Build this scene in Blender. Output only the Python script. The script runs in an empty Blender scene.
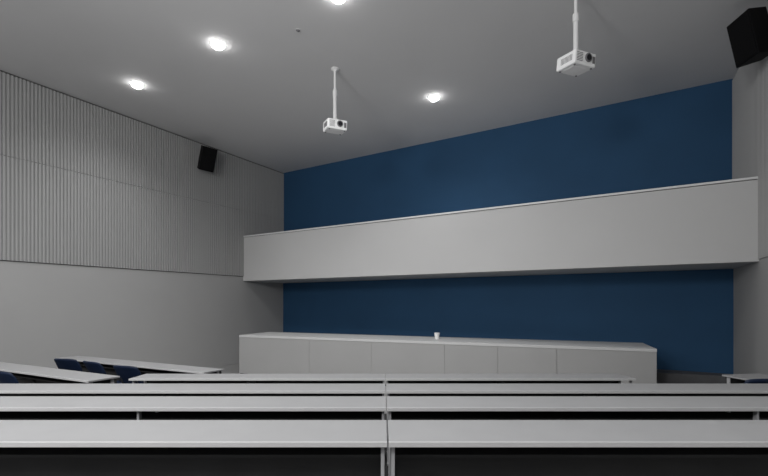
import bpy, bmesh, math, random
from mathutils import Vector, Matrix
random.seed(4)
scn = bpy.context.scene
C = scn.collection
scn.view_settings.view_transform = 'Standard'
PI = math.pi
EYE = 1.69
F = 429.0
TH = math.radians(30.8)
S_, C_ = math.sin(TH), math.cos(TH)
W = 12.0
UL = -11.6
WB = -5.0
CEIL = EYE + 4.92
FLOOR = -0.34
STAGE = 0.13
def ur(w): return 1.765 + 0.046*(W-w)      # slightly splayed right wall

def R(u, w, z=0.0):          # room axes -> world
    return Vector((C_*u + S_*w, -S_*u + C_*w, z))

# ------------------------------------------------------------------ materials
def mat(name, col, rough=0.6, var=0.06, scale=3.0, metal=0.0, bump=0.0, bscale=120.0, emis=None, estr=0.0, spec=0.4):
    m = bpy.data.materials.new(name); m.use_nodes = True
    nt = m.node_tree; b = nt.nodes['Principled BSDF']
    tc = nt.nodes.new('ShaderNodeTexCoord')
    nz = nt.nodes.new('ShaderNodeTexNoise'); nz.inputs['Scale'].default_value = scale; nz.inputs['Detail'].default_value = 5
    rp = nt.nodes.new('ShaderNodeValToRGB')
    rp.color_ramp.elements[0].position = 0.3; rp.color_ramp.elements[1].position = 0.7
    rp.color_ramp.elements[0].color = tuple(c*(1-var) for c in col) + (1,)
    rp.color_ramp.elements[1].color = tuple(min(1, c*(1+var)) for c in col) + (1,)
    nt.links.new(tc.outputs['Object'], nz.inputs['Vector'])
    nt.links.new(nz.outputs['Fac'], rp.inputs['Fac'])
    nt.links.new(rp.outputs['Color'], b.inputs['Base Color'])
    b.inputs['Roughness'].default_value = rough
    b.inputs['Metallic'].default_value = metal
    b.inputs['Specular IOR Level'].default_value = spec
    if bump:
        n2 = nt.nodes.new('ShaderNodeTexNoise'); n2.inputs['Scale'].default_value = bscale
        bp = nt.nodes.new('ShaderNodeBump'); bp.inputs['Strength'].default_value = bump; bp.inputs['Distance'].default_value = 0.01
        nt.links.new(tc.outputs['Object'], n2.inputs['Vector'])
        nt.links.new(n2.outputs['Fac'], bp.inputs['Height'])
        nt.links.new(bp.outputs['Normal'], b.inputs['Normal'])
    if emis:
        b.inputs['Emission Color'].default_value = tuple(emis) + (1,)
        b.inputs['Emission Strength'].default_value = estr
    return m
M = {}
M['plaster'] = mat('plaster_grey', (0.375, 0.373, 0.37), 0.85, 0.015, 0.8, bump=0.04, bscale=60)
M['plaster2'] = mat('plaster_mid_grey', (0.36, 0.358, 0.355), 0.85, 0.02, 0.8, bump=0.04, bscale=60)
M['cladding'] = mat('cladding_grey', (0.345, 0.345, 0.343), 0.75, 0.015, 1.0)
M['ceiling'] = mat('ceiling_grey', (0.60, 0.597, 0.60), 0.9, 0.015, 0.8)
M['blue'] = mat('blue_paint', (0.0205, 0.068, 0.143), 0.75, 0.05, 1.0, bump=0.08, bscale=80, spec=0.25)
M['bulk'] = mat('balcony_grey', (0.53, 0.528, 0.525), 0.8, 0.01, 0.8)
M['cope'] = mat('coping_light', (0.70, 0.70, 0.70), 0.5, 0.02)
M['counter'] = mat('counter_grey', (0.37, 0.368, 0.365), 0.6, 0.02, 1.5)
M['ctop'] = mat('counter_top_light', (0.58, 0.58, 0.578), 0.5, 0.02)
M['desk'] = mat('desk_laminate', (0.29, 0.29, 0.294), 0.45, 0.03, 4.0)
M['edge'] = mat('desk_edge', (0.48, 0.48, 0.48), 0.45, 0.02)
M['dark'] = mat('dark_panel', (0.046, 0.046, 0.047), 0.7, 0.1, spec=0.2)
M['support'] = mat('dark_support', (0.05, 0.05, 0.051), 0.7, 0.05, spec=0.2)
M['leg'] = mat('leg_metal', (0.42, 0.42, 0.43), 0.4, 0.03, metal=0.2)
M['carpet'] = mat('dark_carpet', (0.045, 0.045, 0.046), 0.95, 0.2, 30, bump=0.4, bscale=300, spec=0.1)
M['vinyl'] = mat('grey_floor', (0.28, 0.278, 0.275), 0.7, 0.05, 4)
M['stage'] = mat('stage_vinyl', (0.10, 0.10, 0.105), 0.7, 0.1, 4)
M['navy'] = mat('navy_plastic', (0.008, 0.016, 0.040), 0.5, 0.08, spec=0.25)
M['black'] = mat('black_cabinet', (0.004, 0.004, 0.0045), 0.6, 0.1, spec=0.12)
M['grille'] = mat('black_grille', (0.006, 0.006, 0.0065), 0.85, 0.3, 90, bump=0.5, bscale=200, spec=0.1)
M['white'] = mat('white_plastic', (0.88, 0.88, 0.88), 0.4, 0.01)
M['vent'] = mat('vent_grey', (0.17, 0.17, 0.175), 0.6, 0.1)
M['lens'] = mat('lens_glass', (0.008, 0.008, 0.012), 0.08, 0.05, spec=0.8)
M['pole'] = mat('pole_white', (0.74, 0.74, 0.74), 0.4, 0.02)
M['paper'] = mat('white_paper', (0.85, 0.85, 0.84), 0.7, 0.02)
M['glow'] = mat('lamp_glow', (0.9, 0.9, 0.9), 0.5, 0.01, emis=(1, 0.99, 0.98), estr=28)
M['gap'] = mat('painted_shadow', (0.08, 0.08, 0.08), 0.9, 0.1)  # dark colour that puts the shade of gaps into the surface

# ------------------------------------------------------------------ mesh helpers
def box(bm, lo, hi, mx=None):
    vs = [bm.verts.new((x, y, z)) for z in (lo[2], hi[2]) for y in (lo[1], hi[1]) for x in (lo[0], hi[0])]
    if mx is not None:
        for v in vs: v.co = mx @ v.co
    for f in ((0,2,3,1), (4,5,7,6), (0,1,5,4), (2,6,7,3), (0,4,6,2), (1,3,7,5)):
        bm.faces.new([vs[i] for i in f])
def tube(bm, p0, p1, r, n=12, r1=None):
    p0, p1 = Vector(p0), Vector(p1); d = (p1-p0).normalized()
    a = d.orthogonal().normalized(); b = d.cross(a); r1 = r if r1 is None else r1
    A = [bm.verts.new(p0 + r*(math.cos(t)*a + math.sin(t)*b)) for t in [2*PI*i/n for i in range(n)]]
    B = [bm.verts.new(p1 + r1*(math.cos(t)*a + math.sin(t)*b)) for t in [2*PI*i/n for i in range(n)]]
    for i in range(n): bm.faces.new((A[i], A[(i+1)%n], B[(i+1)%n], B[i]))
    bm.faces.new(A[::-1]); bm.faces.new(B)
def path(bm, pts, r, n=10):
    for a, b in zip(pts[:-1], pts[1:]): tube(bm, a, b, r, n)
def lathe(bm, prof, n=32, cap=True):
    rings = []
    for (r, z) in prof:
        rings.append([bm.verts.new((r*math.cos(2*PI*i/n), r*math.sin(2*PI*i/n), z)) for i in range(n)])
    for A, B in zip(rings[:-1], rings[1:]):
        for i in range(n): bm.faces.new((A[i], A[(i+1)%n], B[(i+1)%n], B[i]))
    if cap:
        bm.faces.new(rings[0][::-1]); bm.faces.new(rings[-1])
def prism(bm, pts, z0, z1):
    A = [bm.verts.new((p[0], p[1], z0)) for p in pts]; B = [bm.verts.new((p[0], p[1], z1)) for p in pts]
    n = len(pts)
    for i in range(n): bm.faces.new((A[i], A[(i+1)%n], B[(i+1)%n], B[i]))
    bm.faces.new(A[::-1]); bm.faces.new(B)
def obj(name, bm, m, parent=None, bevel=0.0, smooth=False):
    bmesh.ops.recalc_face_normals(bm, faces=bm.faces)
    me = bpy.data.meshes.new(name); bm.to_mesh(me); bm.free()
    if smooth:
        for p in me.polygons: p.use_smooth = True
    me.materials.append(M[m])
    o = bpy.data.objects.new(name, me); C.objects.link(o)
    if parent: o.parent = parent
    if bevel:
        md = o.modifiers.new('bevel', 'BEVEL'); md.width = bevel; md.segments = 2; md.limit_method = 'ANGLE'
    return o
def tag(o, label, cat, group=None):
    o['label'] = label; o['category'] = cat
    if group: o['group'] = group
    return o
def thing(name, label, cat, loc=(0,0,0), rot=(0,0,0), group=None):
    o = bpy.data.objects.new(name, None); C.objects.link(o); o.empty_display_size = 0.1
    o.location = loc; o.rotation_euler = rot
    return tag(o, label, cat, group)
def struct(name, bm, m, parent=None):
    o = obj(name, bm, m, parent)
    o['kind'] = 'structure'
    return o
def dup(root, loc, rot, label, group=None):
    r = root.copy(); C.objects.link(r); r.location = loc; r.rotation_euler = rot; r['label'] = label
    if group: r['group'] = group
    for ch in list(root.children):
        c = ch.copy(); C.objects.link(c); c.parent = r
        for g in list(ch.children):
            d = g.copy(); C.objects.link(d); d.parent = c
    return r
NB = bmesh.new
ROT = -TH     # z rotation of room axes
def isect(p, d, q, e):
    k = d[0]*e[1] - d[1]*e[0]
    t = ((q[0]-p[0])*e[1] - (q[1]-p[1])*e[0])/k
    return Vector((p[0]+d[0]*t, p[1]+d[1]*t, 0))
RQ = R(ur(W), W); RE = R(ur(0), 0) - RQ       # right wall line
LQ = R(UL, W); LE = R(UL, 0) - LQ             # left wall line

# ------------------------------------------------------------------ room shell
def rpoly(bm, uw, z0, z1): prism(bm, [R(u, w) for u, w in uw], z0, z1)
ROOM = [(UL, WB), (ur(WB), WB), (ur(W), W), (UL, W)]
LOWZ = EYE + 0.91
MIDZ = EYE + 3.13
def ribbed(bm, uf, sgn, w0, w1, z0, z1, pitch=0.070, dep=0.028):
    # vertical trapezoid ribs, proud of the wall
    n = int((w1-w0)/pitch); p = (w1-w0)/n
    prof = []
    for i in range(n):
        a = w0+i*p
        prof += [(a, 0.012), (a+p*0.28, 0.012), (a+p*0.38, 0.012+dep), (a+p*0.90, 0.012+dep)]
    prof.append((w1, 0.012))
    A = [bm.verts.new(R(uf(w)+sgn*d, w, z0)) for w, d in prof]; B = [bm.verts.new(R(uf(w)+sgn*d, w, z1)) for w, d in prof]
    for i in range(len(prof)-1): bm.faces.new((A[i], A[i+1], B[i+1], B[i]))
    for V, z in ((A, z0), (B, z1)):
        e0 = bm.verts.new(R(uf(w0), w0, z)); e1 = bm.verts.new(R(uf(w1), w1, z))
        bm.faces.new(V + [e1, e0])
lf = lambda w: UL
bm = NB(); rpoly(bm, [(UL-0.2, WB), (UL, WB), (UL, W+0.2), (UL-0.2, W+0.2)], -0.6, CEIL+0.2); struct('wall_left', bm, 'plaster2')
bm = NB(); ribbed(bm, lf, 1, WB, W, LOWZ, MIDZ-0.006); ribbed(bm, lf, 1, WB, W, MIDZ+0.006, CEIL-0.04); struct('trim_1', bm, 'cladding')
bm = NB()
for z0, z1 in ((LOWZ-0.018, LOWZ), (CEIL-0.04, CEIL)):
    rpoly(bm, [(UL, WB), (UL+0.008, WB), (UL+0.008, W), (UL, W)], z0, z1)
struct('painted_shadow_line', bm, 'gap')  # dark strips paint the shade below the cladding and along the ceiling
bm = NB(); rpoly(bm, [(ur(WB), WB), (ur(WB)+0.2, WB), (ur(W)+0.2, W), (ur(W), W)], -0.6, CEIL+0.2); struct('wall_right', bm, 'plaster')
bm = NB(); ribbed(bm, ur, -1, WB, W, LOWZ-0.12, CEIL-0.04, 0.075, 0.012); struct('trim_3', bm, 'plaster')
bm = NB(); rpoly(bm, [(UL, W), (ur(W), W), (ur(W), W+0.2), (UL, W+0.2)], -0.6, CEIL+0.2); struct('wall_front', bm, 'blue')
bm = NB(); rpoly(bm, ROOM, CEIL, CEIL+0.2); struct('ceiling', bm, 'ceiling')
bm = NB(); rpoly(bm, ROOM, -0.6, FLOOR); struct('floor', bm, 'vinyl')
def tier(y, z, name, kx=3.25, sl=0.49):
    a = isect((-kx, y), (-1, sl), LQ, LE)
    c = isect((0, y), (1, 0), RQ, RE)
    pts = [R(UL, WB), R(ur(WB), WB)]
    if c.x > kx: pts += [isect((kx, y), (1, sl), RQ, RE), (kx, y)]
    else: pts += [c]
    pts += [(-kx, y), a]
    bm = NB(); prism(bm, pts, FLOOR, z); struct(name, bm, 'carpet')
tier(6.90, -0.09, 'floor_tier', kx=2.5)
tier(5.92, 0.00, 'floor_tier'); tier(4.70, 0.097, 'floor_tier'); tier(3.62, 0.193, 'floor_tier'); tier(2.55, 0.29, 'floor_tier')

# ------------------------------------------------------------------ balcony band
u0 = -5.0; wb = 10.09
t = thing('balcony', 'long pale grey projecting balcony band spanning the blue wall', 'balcony', R(u0, wb, EYE+0.75), (0,0,ROT))
BD = W-wb-0.004
def bal(y0): return [(UL+0.004-u0, y0), (ur(wb)-0.004-u0, y0), (ur(W)-0.004-u0, BD), (UL+0.004-u0, BD)]
bm = NB(); prism(bm, bal(0), 0, 1.475); obj('fascia', bm, 'bulk', t)
bm = NB(); prism(bm, bal(0.03), 1.475, 1.49); obj('shadow_joint', bm, 'gap', t)  # recessed joint under the coping, its shade painted dark
bm = NB(); prism(bm, bal(-0.012), 1.49, 1.53); obj('coping', bm, 'cope', t)

# ------------------------------------------------------------------ counter and stage
dC = 0.90
def gp(px, py, d): Y = d*F/(py-303.0); return Vector(((px-384)/F*Y, Y, 0))
pL = gp(239, 335.0, dC); pR = gp(657, 349.0, dC)
dv = (pR-pL); LC = dv.length; dv.normalize(); nv = Vector((-dv.y, dv.x, 0)); ang = math.atan2(dv.y, dv.x)
ctz = EYE-dC
t = thing('counter', 'long low grey panelled counter in front of the blue wall', 'counter', (pL.x, pL.y, FLOOR), (0,0,ang))
h = ctz-FLOOR
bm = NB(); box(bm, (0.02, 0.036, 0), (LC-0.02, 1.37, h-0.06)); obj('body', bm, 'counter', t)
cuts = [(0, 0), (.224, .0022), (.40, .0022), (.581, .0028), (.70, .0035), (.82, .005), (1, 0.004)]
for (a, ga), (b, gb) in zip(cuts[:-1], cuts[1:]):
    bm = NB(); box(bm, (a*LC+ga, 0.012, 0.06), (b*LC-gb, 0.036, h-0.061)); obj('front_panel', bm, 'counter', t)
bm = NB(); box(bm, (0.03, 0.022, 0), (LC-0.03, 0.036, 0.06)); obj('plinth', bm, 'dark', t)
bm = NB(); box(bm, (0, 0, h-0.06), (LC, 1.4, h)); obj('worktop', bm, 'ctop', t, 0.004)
q0 = pL + nv*1.41 + dv*0.3; q1 = pR + nv*1.41
a1 = isect(q1, dv, RQ, RE)
bm = NB(); prism(bm, [q0, a1, R(ur(W), W), R(C_*q0.x - S_*q0.y, W)], FLOOR, STAGE); struct('floor_stage', bm, 'stage')

# paper cup
r = (437-384)/F
s = (r*pL.y - pL.x)/((pR.x-pL.x) - r*(pR.y-pL.y))
cp = pL + (pR-pL)*s + nv*0.75
cp.x = r*cp.y
t = thing('paper_cup', 'small white paper cup standing alone on the long counter', 'cup', (cp.x, cp.y, ctz))
bm = NB(); lathe(bm, [(0.050, 0), (0.052, 0.004), (0.066, 0.145)], 24); obj('cup', bm, 'paper', t, smooth=False)
bm = NB(); lathe(bm, [(0.069, 0.143), (0.070, 0.152), (0.064, 0.156), (0.060, 0.160), (0.03, 0.160)], 24); obj('lid', bm, 'white', t)

# ------------------------------------------------------------------ desks
def desk(loc, rz, L, legs, label, group, darklegs=()):
    t = thing('desk', label, 'desk', loc, (0,0,rz), group)
    H = 0.73; D = 0.40; TK = 0.024
    bm = NB(); box(bm, (0, 0.010, H-TK+0.002), (L, D, H)); obj('desktop', bm, 'desk', t, 0.003)
    bm = NB(); box(bm, (0, 0, H-TK), (L, 0.010, H+0.002)); obj('edge_strip', bm, 'edge', t, 0.002)
    bm = NB(); box(bm, (0.02, D-0.05, 0.12), (L-0.02, D-0.03, H-TK)); obj('modesty_panel', bm, 'dark', t)
    bm = NB(); box(bm, (0.03, 0.16, H-0.13), (L-0.03, D-0.05, H-0.115)); obj('shelf', bm, 'dark', t)
    for x in list(legs) + list(darklegs):
        bm = NB()
        box(bm, (x-0.009, 0.05, 0.02), (x+0.009, 0.085, H-TK))
        box(bm, (x-0.009, D-0.09, 0.02), (x+0.009, D-0.05, H-TK))
        box(bm, (x-0.007, 0.085, H-0.16), (x+0.007, D-0.09, H-0.135))
        box(bm, (x-0.014, 0.0, 0.0), (x+0.014, D-0.02, 0.02))
        obj('leg', bm, 'leg' if x in legs else 'support', t, 0.002)
    return t
g1 = 'long grey desks in the centre block'
rows = [(2.06, 0.29, 3.6, 2.85, 'in the row nearest the viewer', [], [], [], []),
        (3.13, 0.193, 3.9, 3.5, 'in the second row from the viewer', [2.06], [], [2.75], []),
        (4.20, 0.097, 4.3, 4.2, 'in the third row from the viewer', [], [2.1], [], [2.1]),
        (5.43, 0.0, 3.25, 3.17, 'in the short row closest to the counter', [], [1.5], [], [1.5])]
for y, z, l, r, k, la, lb, ra, rb in rows:
    desk((0.0155-l, y, z), 0, l, [0.03, l-0.022] + la, 'long grey laminate desk %s, left half' % k, g1, lb)
    desk((0.0225, y, z), 0, r, [0.022, r-0.03] + ra, 'long grey laminate desk %s, right half' % k, g1, rb)
AW = math.radians(-26)
def wing(far_right, L, z, label, group='desks in the left wing'):
    d = Vector((math.cos(AW), math.sin(AW), 0)); n = Vector((-d.y, d.x, 0))
    p = far_right - n*0.40 - d*L
    return desk((p.x, p.y, z), AW, L, [0.05, L-0.05], label, group, [L*0.5])
wing(Vector((-3.47, 5.64, 0)), 3.9, 0.0, 'pale angled desk at far left running out of the left edge')
wing(Vector((-2.55, 6.83, 0)), 3.95, -0.09, 'pale angled desk at left, farther one below the plain wall')
desk((4.60, 5.36, 0.0), math.radians(10), 0.60, [0.03, 0.57], 'short grey desk at the right wall beyond the rows', 'desk in the right wing')

# ------------------------------------------------------------------ chairs
def curved(bm, fn, nu=12, nv_=10):
    G = [[Vector(fn(i/nu, j/nv_)) for i in range(nu+1)] for j in range(nv_+1)]
    T = [[bm.verts.new(G[j][i]) for i in range(nu+1)] for j in range(nv_+1)]
    for j in range(nv_):
        for i in range(nu): bm.faces.new((T[j][i], T[j][i+1], T[j+1][i+1], T[j+1][i]))
def make_chair(loc, rz, label, group):
    t = thing('chair', label, 'chair', loc, (0,0,rz), group)
    def seat(a, b):
        x = (a-0.5)*0.48*(1-0.12*(abs(2*b-1)**4)); y = -0.2+0.42*b
        return (x, y, 0.45 + 0.03*(2*a-1)**2 + 0.012*math.cos(b*5) - 0.035*max(0, b-0.8)*5)
    bm = NB(); curved(bm, seat); s = obj('seat', bm, 'navy', t, smooth=True)
    md = s.modifiers.new('solid', 'SOLIDIFY'); md.thickness = 0.014
    def back(a, b):
        w = 0.50*(1-0.2*max(0, b-0.6)**2*2.5) * (1-0.2*(1-b)**3)
        x = (a-0.5)*w
        top = 0.02*(2*a-1)**4*(b > 0.8)
        return (x, -0.20 - 0.21*b + 0.06*(2*a-1)**2*(0.4+0.6*b), 0.50 + 0.37*b - top)
    bm = NB(); curved(bm, back); s = obj('backrest', bm, 'navy', t, smooth=True)
    md = s.modifiers.new('solid', 'SOLIDIFY'); md.thickness = 0.014
    for sx in (-1, 1):
        bm = NB(); path(bm, [(sx*0.19, 0.15, 0.435), (sx*0.22, 0.19, 0.0)], 0.011); obj('leg', bm, 'dark', t, smooth=False)
        bm = NB(); path(bm, [(sx*0.19, -0.15, 0.435), (sx*0.22, -0.22, 0.0)], 0.011); obj('leg', bm, 'dark', t, smooth=False)
        bm = NB(); path(bm, [(sx*0.16, 0.16, 0.432), (sx*0.16, -0.17, 0.432), (sx*0.16, -0.225, 0.50), (sx*0.15, -0.30, 0.66)], 0.009); obj('back_support', bm, 'dark', t)
    bm = NB(); path(bm, [(-0.19, 0.15, 0.43), (0.19, 0.15, 0.43), (0.19, -0.15, 0.43), (-0.19, -0.15, 0.43), (-0.19, 0.15, 0.43)], 0.01)
    obj('seat_frame', bm, 'dark', t)
    return t
gch = 'navy chairs in the left wing'
c0 = make_chair((-5.17, 7.42, -0.09), AW+0.2, 'navy plastic chair at the left end of the farther angled desk', gch)
dup(c0, (-4.44, 7.07, -0.09), (0,0,AW-0.05), 'middle navy plastic chair behind the farther angled desk', gch)
dup(c0, (-3.68, 6.63, -0.09), (0,0,AW+0.1), 'navy plastic chair just past the right end of the nearer angled desk', gch)
dup(c0, (-4.52, 5.56, 0.0), (0,0,AW), 'navy plastic chair cut by the left edge of the photo', gch)
dup(c0, (4.16, 5.06, 0.0), (0,0,math.radians(5)), 'dark navy chair at the short desk by the right wall', 'chair in the right wing')

# ------------------------------------------------------------------ speakers
def make_speaker(loc, rot, label, k=1.0):
    t = thing('speaker', label, 'speaker', loc, rot, 'wall speakers')
    w, d, hh = 0.23*k, 0.17*k, 0.35*k
    bm = NB()
    prism(bm, [(-w, -d), (w, -d), (w*0.62, d), (-w*0.62, d)], -hh, hh); obj('cabinet', bm, 'black', t, 0.012)
    bm = NB(); box(bm, (-w+0.02, -d-0.014, -hh+0.02), (w-0.02, -d, hh-0.02)); obj('grille', bm, 'grille', t, 0.006)
    return t
sl = make_speaker(R(UL+0.40, 8.34, EYE+4.34), (math.radians(22), 0, ROT+math.radians(80)), 'black box speaker mounted high on the ribbed left wall', 0.98)
sr = make_speaker((6.04, 7.02, EYE+4.36), (math.radians(13), 0, ROT-math.radians(62)), 'black box speaker at the top right corner by the right wall', 1.04)
bpy.context.view_layer.update()
for o, uf, sg in ((sl, lf, 1), (sr, ur, -1)):
    inv = o.matrix_world.inverted()
    p = o.location; ww = S_*p.x + C_*p.y + 0.1
    u = uf(ww)
    o1 = 0.041 if sg > 0 else 0.026
    a = inv @ R(u+sg*(o1+0.012), ww, p.z); b = Vector((0, 0.14, 0.0))
    bm = NB(); tube(bm, a, b, 0.022)
    e = inv @ R(u+sg*o1, ww, p.z); e2 = inv @ R(u+sg*(o1+0.02), ww, p.z)
    tube(bm, e, e2, 0.08, 20)
    obj('bracket', bm, 'black', o)

# ------------------------------------------------------------------ projectors and mounts
PT = math.radians(6)
def make_projector(loc, rz, label):
    t = thing('projector', label, 'projector', loc, (PT,0,rz), 'ceiling projectors')
    bm = NB(); box(bm, (-0.21, -0.19, -0.10), (0.21, 0.19, 0.10)); obj('body', bm, 'white', t, 0.02)
    lx = 0.045
    bm = NB(); tube(bm, (lx, -0.185, 0.015), (lx, -0.210, 0.015), 0.064, 28); obj('lens_ring', bm, 'vent', t, 0.004)
    bm = NB(); tube(bm, (lx, -0.209, 0.015), (lx, -0.216, 0.015), 0.045, 28); obj('lens', bm, 'lens', t, 0.003)
    bm = NB()
    for i in range(6): box(bm, (-0.175, -0.194, -0.055+i*0.022), (-0.06, -0.189, -0.047+i*0.022))
    obj('front_vent', bm, 'vent', t)
    bm = NB()
    for i in range(9): box(bm, (-0.215, -0.13+i*0.026, -0.045), (-0.209, -0.122+i*0.026, 0.045))
    obj('side_vent', bm, 'vent', t)
    bm = NB(); box(bm, (-0.14, -0.11, -0.104), (0.10, 0.11, -0.099)); obj('cover_plate', bm, 'white', t, 0.002)
    bm = NB(); box(bm, (0.135, -0.194, -0.05), (0.185, -0.189, 0.05)); obj('front_sensor', bm, 'vent', t, 0.002)
    for x, y in ((-0.165, -0.145), (0.165, -0.145), (-0.165, 0.145), (0.165, 0.145)):
        bm = NB(); tube(bm, (x, y, -0.099), (x, y, -0.112), 0.016, 14); obj('foot', bm, 'vent', t)
    return t
ZP = EYE+3.71
P1 = (-1.03, 9.02, ZP); P2 = (2.97, 6.64, ZP)
Y1, Y2 = math.radians(24), math.radians(22)
p = make_projector(P1, Y1, 'white projector hanging left of the ceiling lamp, smaller in the photo')
dup(p, P2, (PT,0,Y2), 'white projector at upper right, larger in the photo', 'ceiling projectors')
def make_mount(loc, label):
    t = thing('projector_mount', label, 'projector mount', loc, (0,0,Y1), 'projector ceiling mounts')
    L = CEIL - (ZP+0.102)
    bm = NB(); lathe(bm, [(0.085, 0), (0.085, -0.014), (0.05, -0.03), (0.035, -0.05)], 24); obj('ceiling_plate', bm, 'pole', t)
    bm = NB(); tube(bm, (0, 0, -0.03), (0, 0, -0.55), 0.027, 16); obj('upper_pole', bm, 'pole', t)
    bm = NB(); tube(bm, (0, 0, -0.45), (0, 0, -0.57), 0.048, 16); obj('collar', bm, 'pole', t, 0.004)
    bm = NB(); tube(bm, (0, 0, -0.5), (0, 0, -L+0.04), 0.038, 16); obj('lower_pole', bm, 'pole', t)
    mx = Matrix.Translation((0, 0, -L)) @ Matrix.Rotation(PT, 4, 'X')
    bm = NB(); box(bm, (-0.05, -0.05, 0.02), (0.05, 0.05, 0.05), mx)
    for a in (45, 135, 225, 315):
        d = Vector((math.cos(math.radians(a)), math.sin(math.radians(a)), 0))
        tube(bm, mx @ (d*0.04+Vector((0,0,0.03))), mx @ (d*0.12+Vector((0,0,0.024))), 0.010, 8)
        tube(bm, mx @ (d*0.115+Vector((0,0,0.03))), mx @ (d*0.115+Vector((0,0,0.0))), 0.012, 8)
    obj('bracket', bm, 'pole', t)
    return t
m0 = make_mount((P1[0], P1[1], CEIL), 'white ceiling pole holding the smaller, left projector')
dup(m0, (P2[0], P2[1], CEIL), (0,0,Y2), 'white ceiling pole holding the larger, right projector', 'projector ceiling mounts')

# ------------------------------------------------------------------ downlights
def cp_(px, py): Y = 4.92*F/(303.0-py); return ((px-384)/F*Y, Y, CEIL)
def make_light(loc, label):
    t = thing('downlight', label, 'ceiling light', loc, (0,0,0), 'round recessed ceiling lights')
    bm = NB(); lathe(bm, [(0.122, -0.006), (0.140, -0.009), (0.148, 0.0), (0.122, 0.0)], 40, cap=False); obj('trim_ring', bm, 'ceiling', t)
    bm = NB(); lathe(bm, [(0.123, -0.003)] + [(0.121*math.cos(a*PI/18), -0.005-0.090*math.sin(a*PI/18)) for a in range(0, 9)], 40); obj('diffuser', bm, 'glow', t, smooth=True)
    return t
LP = [cp_(218, 44), cp_(137, 84), cp_(434, 97), cp_(338, -4)]
lab = ['round recessed ceiling light, larger of the left pair', 'round recessed ceiling light nearest the ribbed left wall', 'round recessed ceiling light between the two projectors, near blue wall', 'round recessed ceiling light cut by the top edge of the photo']
l0 = make_light(LP[0], lab[0])
for q, s_ in zip(LP[1:], lab[1:]): dup(l0, q, (0,0,0), s_, 'round recessed ceiling lights')
q = cp_(298, 30)
t = thing('smoke_detector', 'tiny dark round detector on the ceiling between lights', 'smoke detector', q)
bm = NB(); lathe(bm, [(0.035, 0), (0.035, -0.012), (0.022, -0.022), (0.01, -0.03)], 24); obj('housing', bm, 'vent', t)
bm = NB(); lathe(bm, [(0.05, 0), (0.048, -0.005)], 24); obj('base_plate', bm, 'ceiling', t)

# ------------------------------------------------------------------ lamps
def spot(loc, e, size=150, blend=1.0, rad=0.12, aim=None):
    l = bpy.data.lights.new('spot', 'SPOT'); l.energy = e; l.spot_size = math.radians(size); l.spot_blend = blend; l.shadow_soft_size = rad
    l.color = (1, 1, 1)
    o = bpy.data.objects.new('spot', l); C.objects.link(o); o.location = loc
    if aim is not None: o.rotation_euler = (Vector(aim)-Vector(loc)).to_track_quat('-Z', 'Y').to_euler()
for q, e in zip(LP, (230, 120, 150, 250)): spot((q[0], q[1], q[2]-0.25), e)
for u, w, e in ((-8.5, 1.5, 170), (-4.5, 1.0, 290), (-1.0, 2.5, 330), (-8.5, 4.5, 150), (-4.5, -2.5, 230)):
    p = R(u, w, CEIL-0.15); spot(p, e)
def point(loc, e, rad):
    l = bpy.data.lights.new('fill_light', 'POINT'); l.energy = e; l.shadow_soft_size = rad; l.color = (1, 1, 1)  # fill added out of view to brighten the room, no fixture
    o = bpy.data.objects.new('fill_light', l); C.objects.link(o); o.location = loc
point(R(-6.0, -2.5, 4.5), 420, 0.7)
point(R(-2.0, -3.0, 4.3), 800, 0.7)
spot(R(-3.5, -2.5, 2.6), 850, 80, 1.0, 0.8, R(-3.5, 9.0, CEIL+0.5))  # added unseen uplight, lifts the front ceiling, upper blue wall and balcony
wd = bpy.data.worlds.new('world'); scn.world = wd; wd.use_nodes = True
wd.node_tree.nodes['Background'].inputs[0].default_value = (1.0, 1.0, 1.0, 1)
wd.node_tree.nodes['Background'].inputs[1].default_value = 0.58

# ------------------------------------------------------------------ camera
cd = bpy.data.cameras.new('camera'); cam = bpy.data.objects.new('camera', cd); C.objects.link(cam)
cam.location = (0, 0, EYE); cam.rotation_euler = (PI/2, 0, 0)
cd.sensor_width = 36; cd.lens = 36*F/768; cd.shift_y = 65/768; cd.clip_start = 0.05
scn.camera = cam
